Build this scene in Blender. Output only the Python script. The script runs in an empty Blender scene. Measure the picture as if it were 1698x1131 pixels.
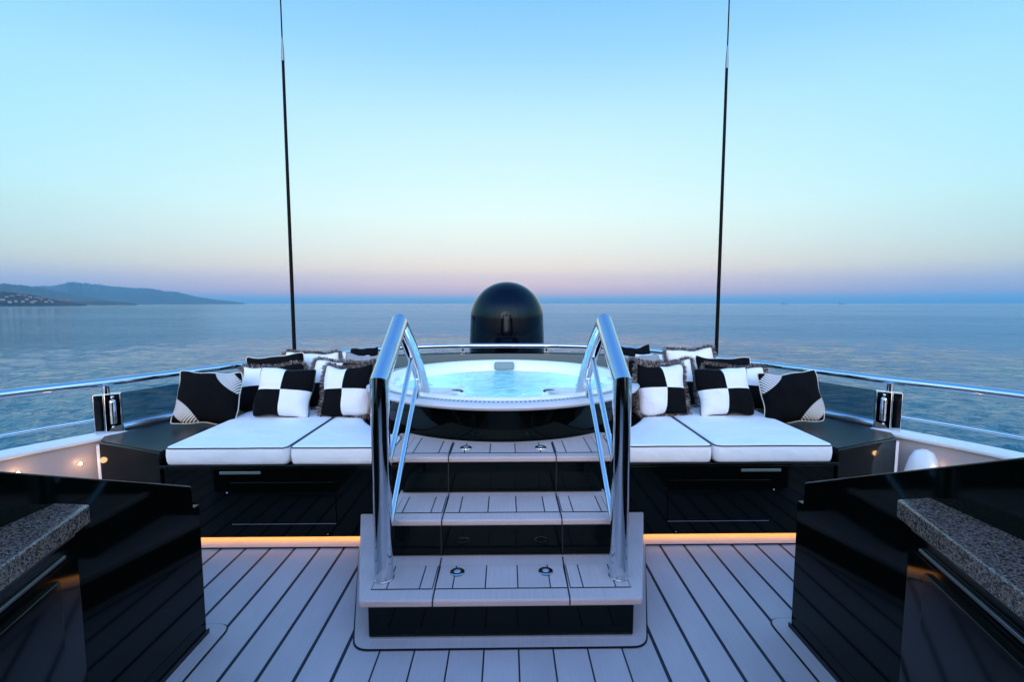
import bpy, bmesh, math, random
from mathutils import Vector, Matrix
random.seed(7)
S = bpy.context.scene
R = math.radians
# ------------------------------------------------------------------ camera
CAMX, CAMH = 0.0237, 1.5
cd = bpy.data.cameras.new('camera'); cam = bpy.data.objects.new('camera', cd)
S.collection.objects.link(cam); S.camera = cam
cd.sensor_width = 36; cd.lens = 16.01; cd.shift_x = -0.0012
cd.clip_start = 0.05; cd.clip_end = 120000
cam.location = (CAMX, 0, CAMH)
cam.rotation_euler = (R(90 - 4.71), 0, R(-0.86))
# ------------------------------------------------------------------ world: clear dusk sky opposite the sunset
W = bpy.data.worlds.new('World'); S.world = W; W.use_nodes = True
nt = W.node_tree; nt.nodes.clear(); N = nt.nodes.new; Lk = nt.links.new
out = N('ShaderNodeOutputWorld'); bg = N('ShaderNodeBackground'); Lk(bg.outputs[0], out.inputs[0])
tc = N('ShaderNodeTexCoord'); sp = N('ShaderNodeSeparateXYZ'); Lk(tc.outputs['Generated'], sp.inputs[0])
def ramp(stops, inp):
    r = N('ShaderNodeValToRGB'); Lk(inp, r.inputs[0]); e = r.color_ramp.elements
    r.color_ramp.interpolation = 'LINEAR'
    while len(e) < len(stops): e.new(0.5)
    for i, (p, c) in enumerate(stops):
        e[i].position = p
        e[i].color = tuple(((v/255)/12.92 if v/255 < .04045 else ((v/255+.055)/1.055)**2.4) for v in c) + (1,)
    return r
FRONT = [(0, (86, 130, 160)), (0.01, (116, 150, 180)), (0.024, (216, 168, 156)), (0.044, (254, 202, 163)), (0.07, (255, 224, 178)), (0.115, (234, 230, 206)), (0.18, (217, 234, 222)), (0.254, (198, 226, 232)), (0.36, (174, 212, 231)), (0.454, (142, 192, 230)), (0.53, (120, 177, 224)), (0.75, (98, 152, 216)), (1, (58, 114, 190))]
BACK = [(0, (80,70,80)), (.03, (140,110,105)), (.08, (235,196,172)), (.17, (255,232,214)), (.3, (255,238,228)),
        (.5, (226,222,235)), (.75, (92,144,212)), (1, (58,114,190))]
rf = ramp(FRONT, sp.outputs['Z']); rb = ramp(BACK, sp.outputs['Z'])
def math_n(op, a, b=None, c=None, clamp=False, tree=None):
    n = (tree or nt).nodes.new('ShaderNodeMath'); n.operation = op; n.use_clamp = clamp
    for i, v in enumerate((a, b, c)):
        if v is None: continue
        if hasattr(v, 'links') or hasattr(v, 'is_output'): (tree or nt).links.new(v, n.inputs[i])
        else: n.inputs[i].default_value = v
    return n.outputs[0]
bk = math_n('MULTIPLY_ADD', sp.outputs['Y'], -0.55, 0.33, clamp=True)      # 0 ahead, towards 1 astern
bk = math_n('MULTIPLY', bk, 1.1, clamp=True)
mx = N('ShaderNodeMixRGB'); Lk(bk, mx.inputs[0]); Lk(rf.outputs[0], mx.inputs[1]); Lk(rb.outputs[0], mx.inputs[2])
# sky is a little deeper to the sides of the antisolar point
sd = math_n('MULTIPLY', sp.outputs['X'], sp.outputs['X'])
sdl = math_n('MULTIPLY_ADD', sd, -0.35, 1.05)
mb = N('ShaderNodeMixRGB'); mb.blend_type = 'MULTIPLY'; mb.inputs[0].default_value = 1
cmb = N('ShaderNodeCombineXYZ')
Lk(math_n('MULTIPLY_ADD', sd, -0.72, 1.04), cmb.inputs[0]); Lk(math_n('MULTIPLY_ADD', sd, -0.28, 1.03), cmb.inputs[1]); Lk(math_n('MULTIPLY_ADD', sd, -0.06, 1.02), cmb.inputs[2])
# the unlit half of the dome astern, where the sun has just gone, is the brighter one
gain = math_n('MULTIPLY_ADD', bk, 2.3, 1.0)
gv = N('ShaderNodeVectorMath'); gv.operation = 'SCALE'; Lk(mx.outputs[0], gv.inputs[0]); Lk(gain, gv.inputs['Scale'])
Lk(gv.outputs[0], mb.inputs[1]); Lk(cmb.outputs[0], mb.inputs[2])
Lk(mb.outputs[0], bg.inputs[0]); bg.inputs[1].default_value = 1.0
S.view_settings.view_transform = 'Standard'; S.view_settings.look = 'None'
S.view_settings.exposure = 0.5; S.view_settings.gamma = 1
# weak warm afterglow from astern
sl = bpy.data.lights.new('sun', 'SUN'); sl.energy = 0.5; sl.angle = R(25); sl.color = (1, .72, .55)
so = bpy.data.objects.new('sun', sl); S.collection.objects.link(so); so.rotation_euler = (R(80), 0, R(-6))

# ------------------------------------------------------------------ helpers
def tag(o, label=None, cat=None, group=None, kind=None):
    if label: o['label'] = label
    if cat: o['category'] = cat
    if group: o['group'] = group
    if kind: o['kind'] = kind
    return o
def empty(name, label, cat, loc=(0,0,0), group=None):
    o = bpy.data.objects.new(name, None); S.collection.objects.link(o); o.location = loc
    o.empty_display_size = .1
    return tag(o, label, cat, group)
class MB:
    def __init__(s): s.v = []; s.f = []; s.m = []
    def add(s, vs, fs, mi=0):
        b = len(s.v); s.v += [tuple(p) for p in vs]; s.f += [tuple(b+i for i in f) for f in fs]; s.m += [mi]*len(fs)
    def box(s, a, b, mi=0):
        x0,y0,z0 = a; x1,y1,z1 = b
        s.prism([(x0,y0),(x1,y0),(x1,y1),(x0,y1)], z0, z1, mi)
    def prism(s, poly, z0, z1, mi=0):
        A = sum(poly[i][0]*poly[(i+1)%len(poly)][1]-poly[(i+1)%len(poly)][0]*poly[i][1] for i in range(len(poly)))
        if A < 0: poly = poly[::-1]
        n = len(poly)
        s.add([(x,y,z0) for x,y in poly]+[(x,y,z1) for x,y in poly],
              [tuple(range(n))[::-1], tuple(range(n,2*n))]+[(i,(i+1)%n,n+(i+1)%n,n+i) for i in range(n)], mi)
    def prism_x(s, poly, x0, x1, mi=0):      # poly in (y,z), extruded along x
        A = sum(poly[i][0]*poly[(i+1)%len(poly)][1]-poly[(i+1)%len(poly)][0]*poly[i][1] for i in range(len(poly)))
        if A < 0: poly = poly[::-1]
        if x0 > x1: x0, x1 = x1, x0
        n = len(poly)
        s.add([(x0,y,z) for y,z in poly]+[(x1,y,z) for y,z in poly],
              [tuple(range(n))[::-1], tuple(range(n,2*n))]+[(i,(i+1)%n,n+(i+1)%n,n+i) for i in range(n)], mi)
    def tube(s, pts, r, n=20, mi=0, caps=True, closed=False, ry=None):
        P = [Vector(p) for p in pts]
        if closed: P = P + [P[0], P[1]]
        d = [(P[i+1]-P[i]).normalized() for i in range(len(P)-1)]
        up = Vector((0,0,1)) if abs(d[0].z) < .9 else Vector((0,1,0))
        a = d[0].cross(up).normalized(); b = a.cross(d[0]).normalized()
        ry = ry or r
        ring = [P[0] + a*math.cos(t)*r + b*math.sin(t)*ry for t in [2*math.pi*k/n for k in range(n)]]
        base = len(s.v); s.v += [tuple(p) for p in ring]; cnt = 1
        for i in range(1, len(P)):
            di = d[i-1]; dn = d[i] if i < len(d) else di
            nb = (di+dn).normalized()
            ring = [p + di*((P[i]-p).dot(nb)/di.dot(nb)) for p in ring]
            s.v += [tuple(p) for p in ring]; cnt += 1
        for i in range(cnt-1):
            for k in range(n):
                k2 = (k+1)%n
                s.f.append((base+i*n+k, base+i*n+k2, base+(i+1)*n+k2, base+(i+1)*n+k)); s.m.append(mi)
        if caps and not closed:
            s.f.append(tuple(base+k for k in range(n))[::-1]); s.m.append(mi)
            s.f.append(tuple(base+(cnt-1)*n+k for k in range(n))); s.m.append(mi)
    def lathe(s, prof, c=(0,0,0), n=64, mi=0, rfun=None, cap0=False, cap1=False):
        base = len(s.v)
        for j, (r, z) in enumerate(prof):
            for k in range(n):
                t = 2*math.pi*k/n
                rr = rfun(j, t, r) if rfun else r
                s.v.append((c[0]+rr*math.cos(t), c[1]+rr*math.sin(t), c[2]+z))
        for j in range(len(prof)-1):
            for k in range(n):
                k2 = (k+1)%n
                s.f.append((base+j*n+k, base+j*n+k2, base+(j+1)*n+k2, base+(j+1)*n+k)); s.m.append(mi)
        if cap0: s.f.append(tuple(base+k for k in range(n))[::-1]); s.m.append(mi)
        if cap1: s.f.append(tuple(base+(len(prof)-1)*n+k for k in range(n))); s.m.append(mi)
    def sphere(s, c, r, n=16, mi=0, sc=(1,1,1)):
        prof = [(max(1e-4, r*math.sin(math.pi*j/10)), -r*math.cos(math.pi*j/10)) for j in range(11)]
        b = len(s.v); s.lathe(prof, (0,0,0), n, mi)
        s.v[b:] = [(c[0]+x*sc[0], c[1]+y*sc[1], c[2]+z*sc[2]) for x,y,z in s.v[b:]]
    def ribbon(s, curve, oin, oout, z0, z1, mi=0):      # swept rectangle along a plan curve [(x,y)..]
        n = len(curve); L = []; Rr = []
        for i, (x, y) in enumerate(curve):
            a = curve[max(0,i-1)]; b = curve[min(n-1,i+1)]
            t = Vector((b[0]-a[0], b[1]-a[1])).normalized(); nn = Vector((t.y, -t.x))
            L.append((x+nn.x*oin, y+nn.y*oin)); Rr.append((x+nn.x*oout, y+nn.y*oout))
        vs = []
        for i in range(n):
            zz0 = z0(i) if callable(z0) else z0; zz1 = z1(i) if callable(z1) else z1
            vs += [(L[i][0],L[i][1],zz0),(Rr[i][0],Rr[i][1],zz0),(Rr[i][0],Rr[i][1],zz1),(L[i][0],L[i][1],zz1)]
        fs = [(0,1,2,3)[::-1], tuple(4*(n-1)+k for k in range(4))]
        for i in range(n-1):
            for k in range(4):
                k2 = (k+1)%4; fs.append((4*i+k,4*i+k2,4*(i+1)+k2,4*(i+1)+k))
        s.add(vs, fs, mi)
    def build(s, name, mats, parent=None, bevel=0, seg=3, smooth=35, loc=None, recalc=True):
        me = bpy.data.meshes.new(name); me.from_pydata(s.v, [], s.f)
        if not isinstance(mats, (list, tuple)): mats = [mats]
        for m in mats: me.materials.append(m)
        me.polygons.foreach_set('material_index', s.m)
        if recalc:
            bm = bmesh.new(); bm.from_mesh(me); bmesh.ops.recalc_face_normals(bm, faces=bm.faces); bm.to_mesh(me); bm.free()
        if smooth:
            me.polygons.foreach_set('use_smooth', [True]*len(me.polygons)); me.set_sharp_from_angle(angle=R(smooth))
        me.update()
        o = bpy.data.objects.new(name, me); S.collection.objects.link(o)
        if parent is not None: o.parent = parent; o.matrix_parent_inverse = Matrix.Translation(parent.location).inverted() if loc is None else Matrix()
        if loc is not None: o.location = loc
        if bevel:
            b = o.modifiers.new('bevel', 'BEVEL'); b.width = bevel; b.segments = seg; b.limit_method = 'ANGLE'; b.angle_limit = R(40)
            b.harden_normals = False
        return o
def spline(pts, per=8):
    P = [Vector(p) for p in pts]; o = []
    for i in range(len(P)-1):
        p0 = P[max(0,i-1)]; p1 = P[i]; p2 = P[i+1]; p3 = P[min(len(P)-1,i+2)]
        for k in range(per):
            t = k/per
            o.append(.5*((2*p1)+(p2-p0)*t+(2*p0-5*p1+4*p2-p3)*t*t+(3*p1-p0-3*p2+p3)*t**3))
    o.append(P[-1]); return [tuple(v) for v in o]
def mirror(pts, sx): return [(p[0]*sx,)+tuple(p[1:]) for p in pts]

# ------------------------------------------------------------------ materials
def mat(name, col, rough=.5, metal=0, **k):
    m = bpy.data.materials.new(name); m.use_nodes = True
    b = m.node_tree.nodes['Principled BSDF']
    b.inputs['Base Color'].default_value = (*col, 1); b.inputs['Roughness'].default_value = rough; b.inputs['Metallic'].default_value = metal
    for a, v in k.items(): b.inputs[a.replace('_', ' ')].default_value = v
    return m
def noise_bump(m, scale, strength, dist=.01, detail=4, coord='Object', stretch=None, rough_var=None, col_var=None):
    t = m.node_tree; b = t.nodes['Principled BSDF']
    c = t.nodes.new('ShaderNodeTexCoord'); src = c.outputs[coord]
    if stretch:
        mp = t.nodes.new('ShaderNodeMapping'); mp.inputs['Scale'].default_value = stretch; t.links.new(src, mp.inputs[0]); src = mp.outputs[0]
    n = t.nodes.new('ShaderNodeTexNoise'); n.inputs['Scale'].default_value = scale; n.inputs['Detail'].default_value = detail
    t.links.new(src, n.inputs['Vector'])
    if strength:
        bu = t.nodes.new('ShaderNodeBump'); bu.inputs['Strength'].default_value = strength; bu.inputs['Distance'].default_value = dist
        t.links.new(n.outputs['Fac'], bu.inputs['Height']); t.links.new(bu.outputs[0], b.inputs['Normal'])
    if rough_var:
        r = t.nodes.new('ShaderNodeMapRange'); r.inputs[3].default_value = rough_var[0]; r.inputs[4].default_value = rough_var[1]
        n2 = t.nodes.new('ShaderNodeTexNoise'); n2.inputs['Scale'].default_value = rough_var[2]; n2.inputs['Detail'].default_value = 5
        t.links.new(c.outputs[coord], n2.inputs['Vector'])
        t.links.new(n2.outputs['Fac'], r.inputs[0]); t.links.new(r.outputs[0], b.inputs['Roughness'])
    if col_var:
        a, bcol, sc = col_var
        n3 = t.nodes.new('ShaderNodeTexNoise'); n3.inputs['Scale'].default_value = sc; n3.inputs['Detail'].default_value = 6
        t.links.new(src, n3.inputs['Vector'])
        rr = t.nodes.new('ShaderNodeValToRGB'); rr.color_ramp.elements[0].position = .35; rr.color_ramp.elements[1].position = .65
        rr.color_ramp.elements[0].color = (*a, 1); rr.color_ramp.elements[1].color = (*bcol, 1)
        t.links.new(n3.outputs['Fac'], rr.inputs[0]); t.links.new(rr.outputs[0], b.inputs['Base Color'])
    return m
BLACK = mat('black_gelcoat', (.001,.0018,.0017), .04, IOR=1.30, Specular_Tint=(.72,.92,.86,1))
noise_bump(BLACK, 1.3, .035, .02, 1, rough_var=(.03,.09,3))
DOMEB = mat('dome_gelcoat', (.0008,.0014,.002), .05, IOR=1.34, Specular_Tint=(.42,.68,1,1))
BLACKTOP = mat('dark_top', (.006,.011,.014), .32, Specular_IOR_Level=.35); noise_bump(BLACKTOP, 500, .15, .001)
CHROME = mat('polished_steel', (.64,.66,.69), .05, 1); noise_bump(CHROME, 2, 0, rough_var=(.03,.09,14))
STEELD = mat('dark_steel', (.16,.19,.2), .3, .9)
BRUSH = mat('brushed_steel', (.6,.6,.6), .25, 1)
WHITE = mat('white_gelcoat', (.78,.78,.78), .25); noise_bump(WHITE, 1.5, .03, .02, 1, rough_var=(.2,.34,4))
ACRYL = mat('white_acrylic', (.85,.87,.88), .12)
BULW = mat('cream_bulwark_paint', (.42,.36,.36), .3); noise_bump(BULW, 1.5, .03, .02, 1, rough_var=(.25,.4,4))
GREYRIM = mat('pale_grey_surround', (.62,.62,.66), .35); noise_bump(GREYRIM, 300, .05, .001, rough_var=(.28,.45,5))
MASTB = mat('matt_black_mast', (.002,.002,.003), .6, Specular_IOR_Level=.1)
RUBBER = mat('black_rubber', (.008,.009,.012), .5)
DARKSLOT = mat('slot_dark', (.02,.025,.04), .6)
PAD = mat('white_canvas', (.84,.84,.85), .85, Sheen_Weight=.2); noise_bump(PAD, 3.2, .7, .05, 4)
PIPE = mat('navy_piping', (.01,.014,.03), .6)
CREAM = mat('cream_piping', (.7,.66,.55), .7)
FROST = mat('frosted_lens', (.42,.43,.46), .35)
HEAD = mat('grey_foam', (.20,.26,.27), .6); noise_bump(HEAD, 120, .2, .002)
def teak(name, planks):
    m = mat(name, (.44,.42,.45), .55); t = m.node_tree; b = t.nodes['Principled BSDF']
    c = t.nodes.new('ShaderNodeTexCoord'); mp = t.nodes.new('ShaderNodeMapping'); mp.inputs['Scale'].default_value = (60, 1.5, 60)
    t.links.new(c.outputs['Object'], mp.inputs[0])
    n = t.nodes.new('ShaderNodeTexNoise'); n.inputs['Scale'].default_value = 3; n.inputs['Detail'].default_value = 6; t.links.new(mp.outputs[0], n.inputs['Vector'])
    n2 = t.nodes.new('ShaderNodeTexNoise'); n2.inputs['Scale'].default_value = 2.2; n2.inputs['Detail'].default_value = 5; t.links.new(c.outputs['Object'], n2.inputs['Vector'])
    ad = math_n('MULTIPLY_ADD', n2.outputs['Fac'], .7, math_n('MULTIPLY', n.outputs['Fac'], .5, tree=t), tree=t)
    rr = t.nodes.new('ShaderNodeValToRGB'); rr.color_ramp.elements[0].position = .42; rr.color_ramp.elements[1].position = .8
    rr.color_ramp.elements[0].color = (.50,.385,.365,1); rr.color_ramp.elements[1].color = (.62,.48,.45,1)
    t.links.new(ad, rr.inputs[0]); col = rr.outputs[0]; hgt = n.outputs['Fac']
    if planks:
        s = t.nodes.new('ShaderNodeSeparateXYZ'); t.links.new(c.outputs['Object'], s.inputs[0])
        # plank-to-plank tone
        pid = math_n('FLOOR', math_n('MULTIPLY_ADD', s.outputs['X'], 1/.15, .5, tree=t), tree=t)
        wn = t.nodes.new('ShaderNodeTexWhiteNoise'); wn.noise_dimensions = '1D'; t.links.new(pid, wn.inputs['W'])
        tone = math_n('MULTIPLY_ADD', wn.outputs['Value'], .14, .93, tree=t)
        mv = t.nodes.new('ShaderNodeVectorMath'); mv.operation = 'SCALE'; t.links.new(col, mv.inputs[0]); t.links.new(tone, mv.inputs['Scale'])
        fr = math_n('ABSOLUTE', math_n('SUBTRACT', math_n('FRACT', math_n('MULTIPLY', s.outputs['X'], 1/.15, tree=t), tree=t), .5, tree=t), tree=t)
        # caulking lines at x = .075 + .15k ; wider beside the stairs than in front of them
        ax = math_n('ABSOLUTE', s.outputs['X'], tree=t)
        wd = math_n('MULTIPLY_ADD', math_n('GREATER_THAN', ax, .66, tree=t), .028, .024, tree=t)
        ln = math_n('LESS_THAN', fr, wd if planks == 2 else .020, tree=t)
        mxr = t.nodes.new('ShaderNodeMixRGB'); t.links.new(ln, mxr.inputs[0]); t.links.new(mv.outputs[0], mxr.inputs[1]); mxr.inputs[2].default_value = (.008,.01,.018,1)
        col = mxr.outputs[0]
        hgt = math_n('MULTIPLY_ADD', ln, -2.0, math_n('MULTIPLY', n.outputs['Fac'], .5, tree=t), tree=t)
    t.links.new(col, b.inputs['Base Color'])
    bu = t.nodes.new('ShaderNodeBump'); bu.inputs['Strength'].default_value = .25; bu.inputs['Distance'].default_value = .002
    t.links.new(hgt, bu.inputs['Height']); t.links.new(bu.outputs[0], b.inputs['Normal'])
    r = t.nodes.new('ShaderNodeMapRange'); r.inputs[3].default_value = .42; r.inputs[4].default_value = .65
    t.links.new(n2.outputs['Fac'], r.inputs[0]); t.links.new(r.outputs[0], b.inputs['Roughness'])
    return m
TEAK = teak('pale_deck_planks', 2); TEAK1 = teak('pale_step_planks', 1); TEAKM = teak('pale_deck_margin', 0)
def emis(name, col, st):
    m = bpy.data.materials.new(name); m.use_nodes = True; t = m.node_tree; t.nodes.clear()
    o = t.nodes.new('ShaderNodeOutputMaterial'); e = t.nodes.new('ShaderNodeEmission'); e.inputs[0].default_value = (*col,1); e.inputs[1].default_value = st
    t.links.new(e.outputs[0], o.inputs[0]); return m
LED = emis('warm_led', (1,.47,.13), 9); SPOT = emis('warm_spot', (1,.66,.34), 6)
def granite():
    m = mat('granite', (.2,.2,.2), .16); t = m.node_tree; b = t.nodes['Principled BSDF']
    c = t.nodes.new('ShaderNodeTexCoord')
    v = t.nodes.new('ShaderNodeTexVoronoi'); v.inputs['Scale'].default_value = 240; t.links.new(c.outputs['Object'], v.inputs['Vector'])
    n = t.nodes.new('ShaderNodeTexNoise'); n.inputs['Scale'].default_value = 110; n.inputs['Detail'].default_value = 8; n.inputs['Roughness'].default_value = .75; t.links.new(c.outputs['Object'], n.inputs['Vector'])
    bw = t.nodes.new('ShaderNodeSeparateXYZ'); t.links.new(v.outputs['Color'], bw.inputs[0])
    f = math_n('ADD', math_n('MULTIPLY', bw.outputs[0], .42, tree=t), math_n('MULTIPLY', n.outputs['Fac'], .68, tree=t), tree=t)
    r = t.nodes.new('ShaderNodeValToRGB'); e = r.color_ramp.elements
    for i,(p,cc) in enumerate([(.28,(.010,.010,.014)),(.44,(.035,.026,.022)),(.54,(.14,.085,.06)),(.62,(.24,.165,.125)),(.70,(.06,.055,.07)),(.82,(.36,.29,.25))]):
        if i >= len(e): e.new(p)
        e[i].position = p; e[i].color = (*cc,1)
    t.links.new(f, r.inputs[0]); t.links.new(r.outputs[0], b.inputs['Base Color']); return m
GRANITE = granite()
def glass():
    m = bpy.data.materials.new('tinted_glass'); m.use_nodes = True; t = m.node_tree; t.nodes.clear()
    o = t.nodes.new('ShaderNodeOutputMaterial'); tr = t.nodes.new('ShaderNodeBsdfTransparent'); tr.inputs[0].default_value = (.42,.52,.57,1)
    g = t.nodes.new('ShaderNodeBsdfGlossy'); g.inputs['Roughness'].default_value = .02; g.inputs[0].default_value = (.9,.95,1,1)
    f = t.nodes.new('ShaderNodeFresnel'); f.inputs[0].default_value = 1.22; mx = t.nodes.new('ShaderNodeMixShader')
    t.links.new(f.outputs[0], mx.inputs[0]); t.links.new(tr.outputs[0], mx.inputs[1]); t.links.new(g.outputs[0], mx.inputs[2]); t.links.new(mx.outputs[0], o.inputs[0]); return m
GLASS = glass()

# ------------------------------------------------------------------ sea
SEAZ = -10.0
def sea_mat():
    m = mat('sea_water', (.018,.10,.14), .05, IOR=1.33); t = m.node_tree; b = t.nodes['Principled BSDF']
    c = t.nodes.new('ShaderNodeTexCoord')
    def nz(scale, stretch, detail=4, rough=.55):
        mp = t.nodes.new('ShaderNodeMapping'); mp.inputs['Scale'].default_value = stretch; mp.inputs['Rotation'].default_value = (0,0,R(8)); t.links.new(c.outputs['Object'], mp.inputs[0])
        n = t.nodes.new('ShaderNodeTexNoise'); n.inputs['Scale'].default_value = scale; n.inputs['Detail'].default_value = detail; n.inputs['Roughness'].default_value = rough
        t.links.new(mp.outputs[0], n.inputs['Vector']); return n.outputs['Fac']
    h = math_n('ADD', math_n('MULTIPLY', nz(.012, (.6,1,1), 12, .53), 5.0, tree=t), math_n('MULTIPLY', nz(.33, (.7,1,1), 6, .6), .75, tree=t), tree=t)
    patch = nz(.004, (.3,1,1), 6, .62)
    pr = t.nodes.new('ShaderNodeMapRange'); pr.inputs[1].default_value = .36; pr.inputs[2].default_value = .64; pr.inputs[3].default_value = .35; pr.inputs[4].default_value = 1.0
    t.links.new(patch, pr.inputs[0])
    bu = t.nodes.new('ShaderNodeBump'); bu.inputs['Distance'].default_value = 3.2
    t.links.new(h, bu.inputs['Height']); t.links.new(pr.outputs[0], bu.inputs['Strength']); t.links.new(bu.outputs[0], b.inputs['Normal'])
    return m
SEA = sea_mat()
import numpy as np
rs_ = [26.0]
while rs_[-1] < 420: rs_.append(rs_[-1] + max(.42, rs_[-1]**2/(11.5*455)*.75))
rs_ += [520, 700, 1000, 1600, 3000, 6000, 12000, 30000, 70000]
rs_ = np.array(rs_); az = []
a_ = -180.0
while a_ < 180: az.append(a_); a_ += .14 if abs(a_) < 66 else 3.0
az = np.radians(np.array(az)); RR, AA = np.meshgrid(rs_, az, indexing='ij')
XX = RR*np.sin(AA); YY = RR*np.cos(AA); ZZ = np.zeros_like(XX); rg = np.random.RandomState(4)
gust = .65 + .35*np.sin(XX*.021+1.3+1.7*np.sin(YY*.013))*np.sin(YY*.017+.6+1.2*np.sin(XX*.009))
for k in range(130):
    wl = .95*(10/.95)**(rg.rand()**1.3); th_ = math.radians(78) + rg.randn()*.62; kk = 2*math.pi/wl
    steep = .046*(1.0 if wl < 4 else .5)
    res = np.clip((wl/ (2.2*np.maximum(.42, RR**2/(11.5*455)*.75)))-.6, 0, 1)      # drop ripples finer than the mesh
    ZZ += steep/kk*np.sin(kk*(XX*math.cos(th_)+YY*math.sin(th_)) + rg.rand()*6.28)*res*gust
ZZ *= np.clip((430-RR)/60, 0, 1)
nr, na = RR.shape
vs = [(0,0,0)] + list(map(tuple, np.stack([XX.ravel(), YY.ravel(), ZZ.ravel()], 1).tolist()))
fs = [(0, 1+(k+1)%na, 1+k) for k in range(na)]
for j_ in range(nr-1):
    a = 1+j_*na; fs += [(a+k, a+(k+1)%na, a+na+(k+1)%na, a+na+k) for k in range(na)]
m = MB()
m.add(vs, fs); sea = m.build('sea', SEA, smooth=180, recalc=True); sea.location = (0,0,SEAZ); tag(sea, kind='structure')

# ------------------------------------------------------------------ coast (azimuth deg from the bow, elevation slope)
def ridge(name, prof, dist, depth, m_, rough, seed):
    rnd = random.Random(seed); mb_ = MB(); rows = 14; P = []
    for i in range(len(prof)-1):
        (a0,h0),(a1,h1) = prof[i], prof[i+1]
        for k in range(10):
            t = k/10; P.append((a0+(a1-a0)*t, h0+(h1-h0)*t + rnd.uniform(-1,1)*rough*(.2+h0*30)))
    P.append(prof[-1])
    for j in range(rows):
        t = j/(rows-1)                         # 0 = waterline in front, 1 = crest
        for (a, h) in P:
            d = dist + depth*t
            crest = (h*(dist+depth) + 11.5)
            z = SEAZ - 2 + (crest-SEAZ-8+rnd.uniform(-1,1)*crest*.05*(1 if 0<t<1 else 0))*math.sin(t*math.pi/2)**.9 if t < 1 else CAMH + h*d
            mb_.v.append((d*math.sin(R(a)), d*math.cos(R(a)), z))
    w = len(P)
    for (a, h) in P:                            # back slope, so the hill is solid
        d = dist + depth*1.8; mb_.v.append((d*math.sin(R(a)), d*math.cos(R(a)), SEAZ-2))
    for j in range(rows):
        for i in range(w-1): mb_.f.append((j*w+i, j*w+i+1, (j+1)*w+i+1, (j+1)*w+i)); mb_.m.append(0)
    return tag(mb_.build(name, m_, smooth=60), kind='structure')
HILL = mat('wooded_hill', (.03,.045,.03), .9); noise_bump(HILL, .02, 0, col_var=((.018,.03,.02),(.06,.065,.045),.012))
HEADM = mat('headland_scrub', (.02,.03,.02), .9); noise_bump(HEADM, .02, 0, col_var=((.002,.005,.006),(.010,.013,.012),.03))
ridge('far_hills', [(-56,.020),(-50,.026),(-47.4,.0255),(-46,.0245),(-44.3,.0262),(-43.4,.031),(-43,.0328),(-42.5,.0315),(-41.5,.0305),(-40.2,.027),(-38.8,.0255),(-37.4,.0248),(-36.4,.021),(-35.4,.0195),(-34,.0125),(-32.5,.0078),(-31,.0045),(-29.6,.001)], 9500, 3500, HILL, .0002, 3)
ridge('near_hills', [(-58,.036),(-50,.031),(-47.4,.0285),(-46.3,.027),(-45,.0235),(-43.5,.017),(-42,.0108),(-40.8,.006),(-39.5,.002),(-39,-.0005)], 6500, 1500, HILL, .0002, 5)
ridge('headland', [(-60,.026),(-52,.022),(-48.5,.0195),(-47.4,.0175),(-46.4,.0150),(-45.5,.0122),(-44.8,.0092),(-44.2,.0065),(-43.6,.0045),(-42.8,.001),(-42.2,-.002)], 2900, 400, HEADM, .0003, 8)
ridge('low_point', [(-43.6,.0035),(-42.6,.0042),(-41.6,.0046),(-40.8,.0040),(-39.9,.0028),(-39.2,.0012),(-38.6,-.001)], 4200, 300, HILL, .0002, 9)
HOUSE = [mat('house_plaster_%s' % k, c, .8) for k, c in (('cream', (.22,.17,.14)), ('white', (.24,.24,.25)), ('rose', (.17,.12,.11)))]
ROOF = mat('roof_tile', (.22,.1,.07), .8)
DARKWIN = mat('window_dark', (.02,.03,.04), .3)
HP = [(-60,.026),(-52,.022),(-48.5,.0195),(-47.4,.0175),(-46.4,.0150),(-45.5,.0122),(-44.8,.0092),(-44.2,.0065),(-43.6,.0045),(-42.8,.001),(-42.2,-.002)]
def crest_at(a):
    for (a0,h0),(a1,h1) in zip(HP[:-1], HP[1:]):
        if a0 <= a <= a1: return h0+(h1-h0)*(a-a0)/(a1-a0)
    return .001
def house(az, sl, w, h, mi, label=None, group='pale houses on the dark headland', name='house', d=3350):
    rnd = random.Random(az*77)
    w *= .5; h *= .6
    cr = max(.0015, crest_at(az)); tt = min(.95, max(.05, (2/math.pi)*math.asin(min(1, ((sl+.0022)/(cr+.0036))**1.1))))
    d = 2900+400*tt-12
    loc = (d*math.sin(R(az)), d*math.cos(R(az)), CAMH + sl*d - h)
    mb_ = MB(); mb_.box((-w/2,-4,-6), (w/2,4,h), 0)
    mb_.add([(-w/2-.4,-4.4,h+.02),(w/2+.4,-4.4,h+.02),(w/2+.4,4.4,h+.02),(-w/2-.4,4.4,h+.02),(-w/2+1.5,0,h+1.6),(w/2-1.5,0,h+1.6)],
            [(0,1,5,4),(2,3,4,5),(1,2,5),(3,0,4),(3,2,1,0)], 1)
    nw = max(2, int(w/3))
    for r_ in range(max(1, int(h/3))):
        for k in range(nw):
            x = -w/2+(k+.5)*w/nw; z = .8+r_*2.6
            mb_.box((x-.5,-4.1,z),(x+.5,-3.95,z+1.3), 2)
    o = mb_.build(name, [HOUSE[mi], ROOF, DARKWIN], smooth=0); o.location = loc; o.rotation_euler.z = R(-az + rnd.uniform(-12,12))
    tag(o, label or 'small pale house among dark trees on the near headland at far left', 'house', group if label is None else None)
    return o
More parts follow.
